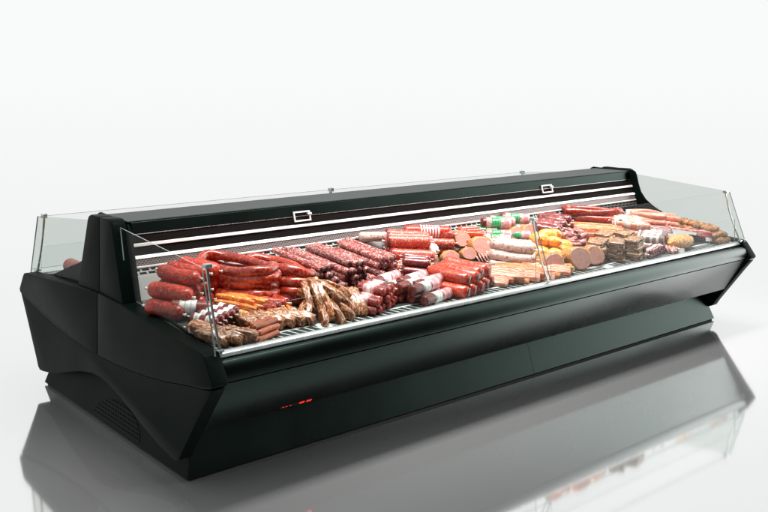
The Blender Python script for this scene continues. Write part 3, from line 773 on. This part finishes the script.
o = lump('crusted_meat', .060, .05, .042, CRUST, 8, .25, 3); put(o, 1.80, .54, .05); tag(o, 'small golden crusted piece of meat left of the thick orange sausages', 'meat')
o = lump('crusted_meat', .055, .05, .04, BERRY, 9, .2, 3); put(o, 1.72, .62, .06); tag(o, 'dark red piece of meat behind the film wrapped salamis', 'meat')
# ---- P: sliced red orange sausages
pr = [sausage('split_sausage', .17, .022, ORED, .01, .7, .04, 130+i) for i in range(2)]
pile(pr, 2.54, .90, -32, .024, [6, 5, 4], 'small orange red sausage', 'sausage', 'heap left of green packs', 'small orange red sausages', jd=5, h0=.03)
# ---- O: green, white and red packs
pr = [sausage('film_pack', .23, .038, BROWNRED, 0, .35, .02, 140+i, tie=False, bands=((.16, .34, NET, 'white_film'), (.34, .62, WRAPG, 'green_film'), (.62, .76, NET, 'white_film'), (.76, .97, WRAPPINK, 'red_film'))) for i in range(2)]
for i, (x, y, h, lb) in enumerate(((2.66, .78, .05, 'front left'), (2.78, .88, .045, 'low middle'), (2.83, .93, .115, 'top left'), (3.02, .95, .045, 'low right'), (3.10, .99, .11, 'top right'), (2.92, .82, .04, 'front right'), (2.74, .98, .05, 'back left'), (2.95, 1.0, .10, 'back right'), (2.63, .93, .0, 'lowest left'))):
    o = pr[i] if i < 2 else copy_tree(pr[i % 2]); put(o, x, y, h+.05, -34, roll=0)
    tag(o, f'sausage pack in green, white and red film, {lb} one of its heap', 'sausage pack', 'green and white sausage packs')
# ---- Q: white moulded sausages
pr = [sausage('moulded_sausage', .30, .031, NET, .01, .6, .04, 150+i) for i in range(2)]
pile(pr, 2.56, .525, -50, .031, [6, 5, 3], 'white mould covered sausage', 'sausage', 'heap left of yellow loaves', 'white moulded sausages', jd=4)
# ---- R: bacon slabs
rl = [(2.09+.060*i, .345-.012*i+.02*(i % 2), -56+4*(i % 3), .022+.014*(i % 3)) for i in range(9)]
for i, (x, y, d, h) in enumerate(rl):
    o = slab('bacon_slab', .31, .105, .028, (PALEBACON, ORBACON)[i % 2], 160+i, .004, .004); put(o, x, y, h, d, roll=16)
    tag(o, f"{('pale pink','orange striped')[i%2]} bacon slab, {ORD[i]} from thick orange sausages towards the middle post", 'bacon', 'bacon slabs before the white sausages')
# ---- S: dark red sausages in the back, U long red ones
pr = [sausage('dark_sausage', .22, .032, DKRED, .01, .8, .08, 170+i) for i in range(3)]
pile(pr, 3.33, .84, -58, .032, [9, 8, 7], 'dark glossy red sausage', 'sausage', 'back heap behind yellow loaves', 'dark red sausages at the back', jd=8, jy=.03)
pr = [ring_sausage('ring_sausage', .105, .46, .028, RING, 20+i, .006) for i in range(2)]
for i, (x, y, h) in enumerate(((3.90, .86, .035), (3.98, .84, .085), (3.92, .90, .135), (4.06, .86, .045))):
    o = pr[i] if i < 2 else copy_tree(pr[i % 2]); put(o, x, y, h+.03, -40+4*i)
    tag(o, f"long red sausage loop, {('lowest','second lowest','topmost','rightmost')[i]} in the heap at the right of the back grille", 'sausage loop', 'long red loops at the back right')
# ---- T: yellow loaves
tl = [(2.80, .50, .055, .075), (2.93, .56, .055, .07), (2.88, .44, .05, .065), (3.03, .66, .06, .072), (2.98, .58, .14, .068), (3.12, .55, .055, .07), (3.20, .64, .055, .06), (2.86, .55, .135, .065), (3.02, .47, .05, .06), (3.10, .62, .13, .055), (2.94, .49, .125, .052)]
tlb = ['front left', 'low one right of the front left', 'front one before the hams', 'low one at the back', 'top right', 'low right', 'farthest right', 'top left with red marks', 'front right above the cut hams', 'small top one at far right', 'small top one in the middle']
for i, (x, y, h, r) in enumerate(tl):
    o = lump('smoked_loaf', r*1.25, r*.95, r*.85, YELL, 30+i, .07, 1.4); o.scale = (.88, .88, .88); put(o, x, y, h, -30+random.uniform(-20, 20)); o.scale = (.88, .88, .88)
    tag(o, 'yellow smoked loaf in heap by middle post, '+tlb[i], 'smoked loaf', 'yellow smoked loaves')
    if i == 7:
        bm = bmesh.new()
        for q in (-.012, .010):
            vs = box(bm, q-.005, q+.004, -.0635, -.056, -.012, .018)
            for v in vs: v.co.x += (v.co.z)*.4
        o2 = obj('red_mark', bm, REDINK, o, sm=False)
# ---- V: orange bacon sticks
pr = [slab('bacon_stick', .36, .036, .030, (ORBACON, ORSTICK, PALEBACON)[i], 180+i, .004, .010) for i in range(3)]
pile(pr, 3.60, .60, -46, .019, [8, 7, 6, 5], 'orange white bacon stick', 'bacon', 'heap before red loops', 'orange bacon sticks', hs=2.2, vs=1.6, jd=5, roll=False, h0=.01)
# ---- W: pink cured rolls
def roll_slice(name, seed):
    bm = bmesh.new(); n = 26; pts = []
    th = .004
    prev = None
    for i in range(n):
        a = i/(n-1)*4.6*math.pi*.55; r = .010+.012*i/(n-1)
        c = []
        for x in (-.045, .045):
            for rr in (r*1.25, r*1.25+th): c.append(bm.verts.new((x+.004*math.sin(a*2+seed), rr*math.cos(a), rr*math.sin(a)*.85)))
        if prev:
            bm.faces.new((prev[0], prev[2], c[2], c[0])); bm.faces.new((prev[1], c[1], c[3], prev[3]))
            bm.faces.new((prev[0], c[0], c[1], prev[1])); bm.faces.new((prev[2], prev[3], c[3], c[2]))
        else: bm.faces.new((c[0], c[1], c[3], c[2]))
        prev = c
    bm.faces.new((prev[0], prev[2], prev[3], prev[1]))
    return obj(name, bm, ROLLP)
rp_ = [roll_slice('rolled_slice', i) for i in range(3)]
for i in range(26):
    o = rp_[i] if i < 3 else copy_tree(rp_[i % 3])
    q = i/25; lay = i % 3
    put(o, 3.17+.26*random.random(), .46+.18*random.random()+.03*lay, .035+.040*lay, random.uniform(-80, 10), pitch=random.uniform(-20, 20), roll=random.uniform(0, 360))
    tag(o, 'rolled pink cured ham slice in the loose heap between yellow loaves and bacon sticks', 'ham roll', 'rolled pink ham slices')
# ---- X: large cut hams at the front
for i, (x, y, r, h, d, lb) in enumerate(((2.64, .235, .082, .072, -14, 'left one beside the middle glass post'), (2.90, .225, .092, .076, -16, 'middle and largest one at the front rail'), (3.085, .25, .074, .066, -34, 'right one before the brown slices'))):
    o = ham('ham_piece', r, .15, .84, 40+i); put(o, x, y, h+.008, d, roll=-14); tag(o, 'large ham with broad pale pink cut face, '+lb, 'ham', 'large front hams')
for i, (x, y, h, lb) in enumerate(((2.74, .22, .035, 'small tan ham end between the left and middle front hams'), (2.80, .33, .07, 'golden ham end behind the middle front ham'), (3.02, .34, .075, 'golden ham end behind the right front ham'), (2.66, .36, .06, 'golden ham end behind the left front ham'))):
    o = lump('ham_end', .060, .042, .034, CRUST, 60+i, .2, 2.5); put(o, x, y, h, -20); tag(o, lb, 'ham', 'ham ends')
pr = [slab('orange_strip', .20, .022, .018, ORBACON, 200+i, .002, .003) for i in range(2)]
pile(pr, 2.50, .215, -14, .011, [3, 2], 'thin orange bacon strip', 'bacon', 'heap at middle post foot', 'thin orange strips', hs=2.4, roll=False)
# ---- Y: brown slices in stacks
yp = [slab('smoked_slice', .19, .105, .018, BROWNSL, 210+i, .0045, .006) for i in range(3)]
ns = 0
for s, (x, y, dg) in enumerate(((3.23, .33, 30), (3.39, .29, 24), (3.55, .255, 22), (3.42, .41, 26), (3.60, .37, 24))):
    for k in range(8 if s < 3 else 9):
        o = yp[ns] if ns < 3 else copy_tree(yp[ns % 3]); ns += 1
        put(o, x+random.uniform(-.012, .012), y+random.uniform(-.01, .01), 010.0*.001+k*.0172, dg+random.uniform(-14, 14), roll=random.uniform(-4, 4))
        pos = 'bottom' if k == 0 else (f'{ORD[k]} up' if k < (7 if s < 3 else 8) else 'top')
        tag(o, f"brown smoked slice, {pos} in the {('left front','middle front','right front','left rear','right rear')[s]} stack beside the large hams", 'smoked slice', 'stacked brown smoked slices')
# ---- Z: right end goods
pr = [sausage('white_wrapped_sausage', .27, .029, RAWPINK, .008, .6, .04, 220+i, bands=((.25, .45, NET, 'white_band'), (.60, .80, NET, 'white_band'))) for i in range(2)]
pile(pr, 4.02, .62, -46, .029, [8, 7, 5], 'pink sausage in white film', 'sausage', 'pile right of bacon sticks', 'white film pink sausages', jd=5)
pr = [sausage('silver_pack', .22, .030, BROWNRED, 0, .35, .03, 230+i, tie=False, bands=((.05, .95, WRAPGREY, 'silver_film'),)) for i in range(2)]
pile(pr, 3.96, .38, -62, .030, [6, 5], 'dark sausage in silver film', 'sausage', 'heap behind the tan loaf', 'silver film sausages', jd=3)
pr = [sausage('raw_sausage', .28, .023, RAWPINK, .02, .9, .05, 240+i) for i in range(3)]
pile(pr, 4.36, .70, -36, .023, [9, 8, 6, 4], 'pale pink fresh sausage', 'sausage', 'pile by right end glass', 'pale pink fresh sausages', jd=7, jy=.03)
# silver trimmed packs of dark meat, lying in a slanted row
pr = []
for i in range(4):
    o = slab('dark_meat_pack', .27, .065, .040, TRAYM, 250+i, .0015, 0)
    bm = bmesh.new()
    for e in (-.034, .031): box(bm, -.13, .13, e, e+.003, .0, .0212)
    obj('white_trim', bm, CARD, o, sm=False)
    put(o, 4.08+.10*i, .43-.006*i, .055, -62, roll=-14)
    tag(o, f'white edged dark meat pack, {ORD[i] if i<3 else "rightmost"} {"from left " if i<3 else ""}between tan loaf and red meat slab', 'meat pack', 'dark meat packs')
# tan plaited loaf
o = lump('meat_loaf', .165, .062, .052, CRUST, 77, .05, 2)
me = o.data
for v in me.vertices: k = 1+.07*math.sin(v.co.x*150); v.co.y *= k; v.co.z *= k
put(o, 4.13, .245, .052, 2); tag(o, 'tan ridged roast loaf lying at the front rail before the dark meat packs', 'meat loaf')
o = slab('meat_slab', .34, .10, .05, REDSL, 80, .004); put(o, 4.46, .38, .06, -58, roll=-10); tag(o, 'red meat slab slanting down to the front rail near the right glass post', 'meat slab')
bm = bmesh.new(); box(bm, .08, .15, -.03, .03, .0255, .028); obj('paper_label', bm, CARD, o, sm=False)
o = slab('meat_slab', .30, .08, .045, REDSL, 81, .004); put(o, 4.39, .45, .065, -58, roll=-10); tag(o, 'darker red meat slab tucked behind the one near the right glass post', 'meat slab')
ng = [lump('nugget', .038, .030, .025, NUG, 90+i, .3, 2.5, 3) for i in range(3)]
kk = 0
for lay, nx_, ny_ in ((0, 3, 9), (1, 3, 8), (2, 2, 6)):
    for i in range(nx_*ny_):
        o = ng[kk] if kk < 3 else copy_tree(ng[kk % 3]); kk += 1
        put(o, 4.622+(i % nx_-(nx_-1)/2)*.058+random.uniform(-.008, .008), .40+(i//nx_-(ny_-1)/2)*.054+random.uniform(-.01, .01), .024+.036*lay, random.uniform(0, 180), roll=random.uniform(-30, 30))
        tag(o, 'golden brown crumbed nugget in the heap against the right end glass', 'nugget', 'golden nuggets')
pr = [sausage('cherry_link', .085, .017, BERRY, 0, .9, .03, 260+i, tie=False, bands=((.38, .62, FAT, 'white_band'),)) for i in range(2)]
pile(pr, 3.77, .235, -78, .018, [9, 8], 'small cherry red link', 'sausage link', 'row right of brown slices', 'small cherry red links', jd=8)
pile([copy_tree(pr[0])], 3.97, .20, -78, .018, [3], 'small cherry red link', 'sausage link', 'row before silver film sausages', 'small cherry red links', jd=8)
# fans of sliced sausage tucked between the heaps
def disc(r, seed):
    bm = bmesh.new(); tube_into(bm, [(-.003, 0, 0), (-.0024, 0, 0), (.0024, 0, 0), (.003, 0, 0)], [r*.97, r, r, r*.97], 18)
    return obj('sausage_slice', bm, (MOTT, PINKHAM, SALEND)[seed % 3])
for f, (x, y, r, n, sp2, dg, wh) in enumerate(((1.735, .50, .040, 8, .014, -62, 'beside the dark salami pile'), (2.36, .60, .042, 9, .014, -40, 'before the middle hams'),
        (3.16, .42, .040, 8, .015, -50, 'behind the right front ham'), (2.02, .56, .040, 8, .015, -40, 'behind the thick orange sausages'), (3.86, .24, .034, 7, .013, -70, 'before the silver film sausages'), (2.62, .35, .036, 7, .014, -50, 'at the middle glass post'))):
    p0 = disc(r, f)
    for i in range(n):
        o = p0 if i == 0 else copy_tree(p0)
        put(o, x+.024*i*math.cos(R(dg+20)), y+.024*i*math.sin(R(dg+20))+.05, r*.80, dg, pitch=-38+random.uniform(-6, 6))
        tag(o, f"round cut sausage slice, {ORD[i] if i < n-1 else 'last'} in the leaning fan {wh}", 'sausage slice', 'fans of sausage slices')
# price cards
def card(x, y, h, w_, hh, lab, dark=False, deg=-20, tilt=-20):
    t = bpy.data.objects.new('price_card', None); COL.objects.link(t)
    bm = bmesh.new(); box(bm, -w_/2, w_/2, -.0015, .0015, 0, hh); bevelled(bm, .0008); c = obj('card', bm, CARD, t, sm=False)
    if dark:
        bm = bmesh.new(); bmesh.ops.create_cone(bm, cap_ends=True, segments=20, radius1=hh*.36, radius2=hh*.36, depth=.002)
        bmesh.ops.rotate(bm, verts=bm.verts, matrix=Matrix.Rotation(R(90), 3, 'X'))
        bmesh.ops.translate(bm, verts=bm.verts, vec=(w_*.12, -.0026, hh*.45)); obj('black_emblem', bm, CARDK, c, sm=False)
    bm = bmesh.new(); tube_into(bm, [(0, .003, -.05), (0, .003, .01)], .0025, 6); obj('spike', bm, STEEL, t)
    put(t, x, y, h, deg, roll=tilt); tag(t, lab, 'price card'); return t
card(3.86, .60, .115, .085, .065, 'white card with round black emblem among the bacon sticks at right', True)
card(4.28, .80, .12, .07, .045, 'small white card behind the pale pink fresh sausages')
card(4.50, .225, .02, .06, .03, 'low white card before the red meat slab at the right')
card(4.02, .165, .004, .05, .03, 'tiny white card at the rail below the tan loaf')
card(.90, .245, .004, .10, .03, 'blank white card lying flat before the heap of smoked ribs', deg=4, tilt=-78)
card(1.80, .215, .004, .11, .03, 'blank white card lying flat before the thick orange sausages', deg=4, tilt=-78)
# ---- rear side: the two things seen past the left tower
def put_rear(o, x, y, z, deg): o.matrix_world = Matrix.Translation((x, y, z)) @ Matrix.Rotation(R(deg), 4, 'Z')
for i, (x, y, z) in enumerate(((.175, 2.06, .755), (.30, 2.06, .755))):
    o = sausage('big_sausage', .24, .045, MOTT, 0, 1, .02, 300+i); put_rear(o, x, y, z, 90)
    tag(o, ('salmon pink sausage seen through the rear glass left of the tower', 'second salmon pink sausage beside the one left of the tower')[i], 'sausage')
o = lump('smoked_loaf', .10, .09, .07, YELL, 55, .06, 1.4); put_rear(o, .22, 1.88, .77, 0); tag(o, 'yellow loaf on the rear deck seen past the left tower', 'smoked loaf')
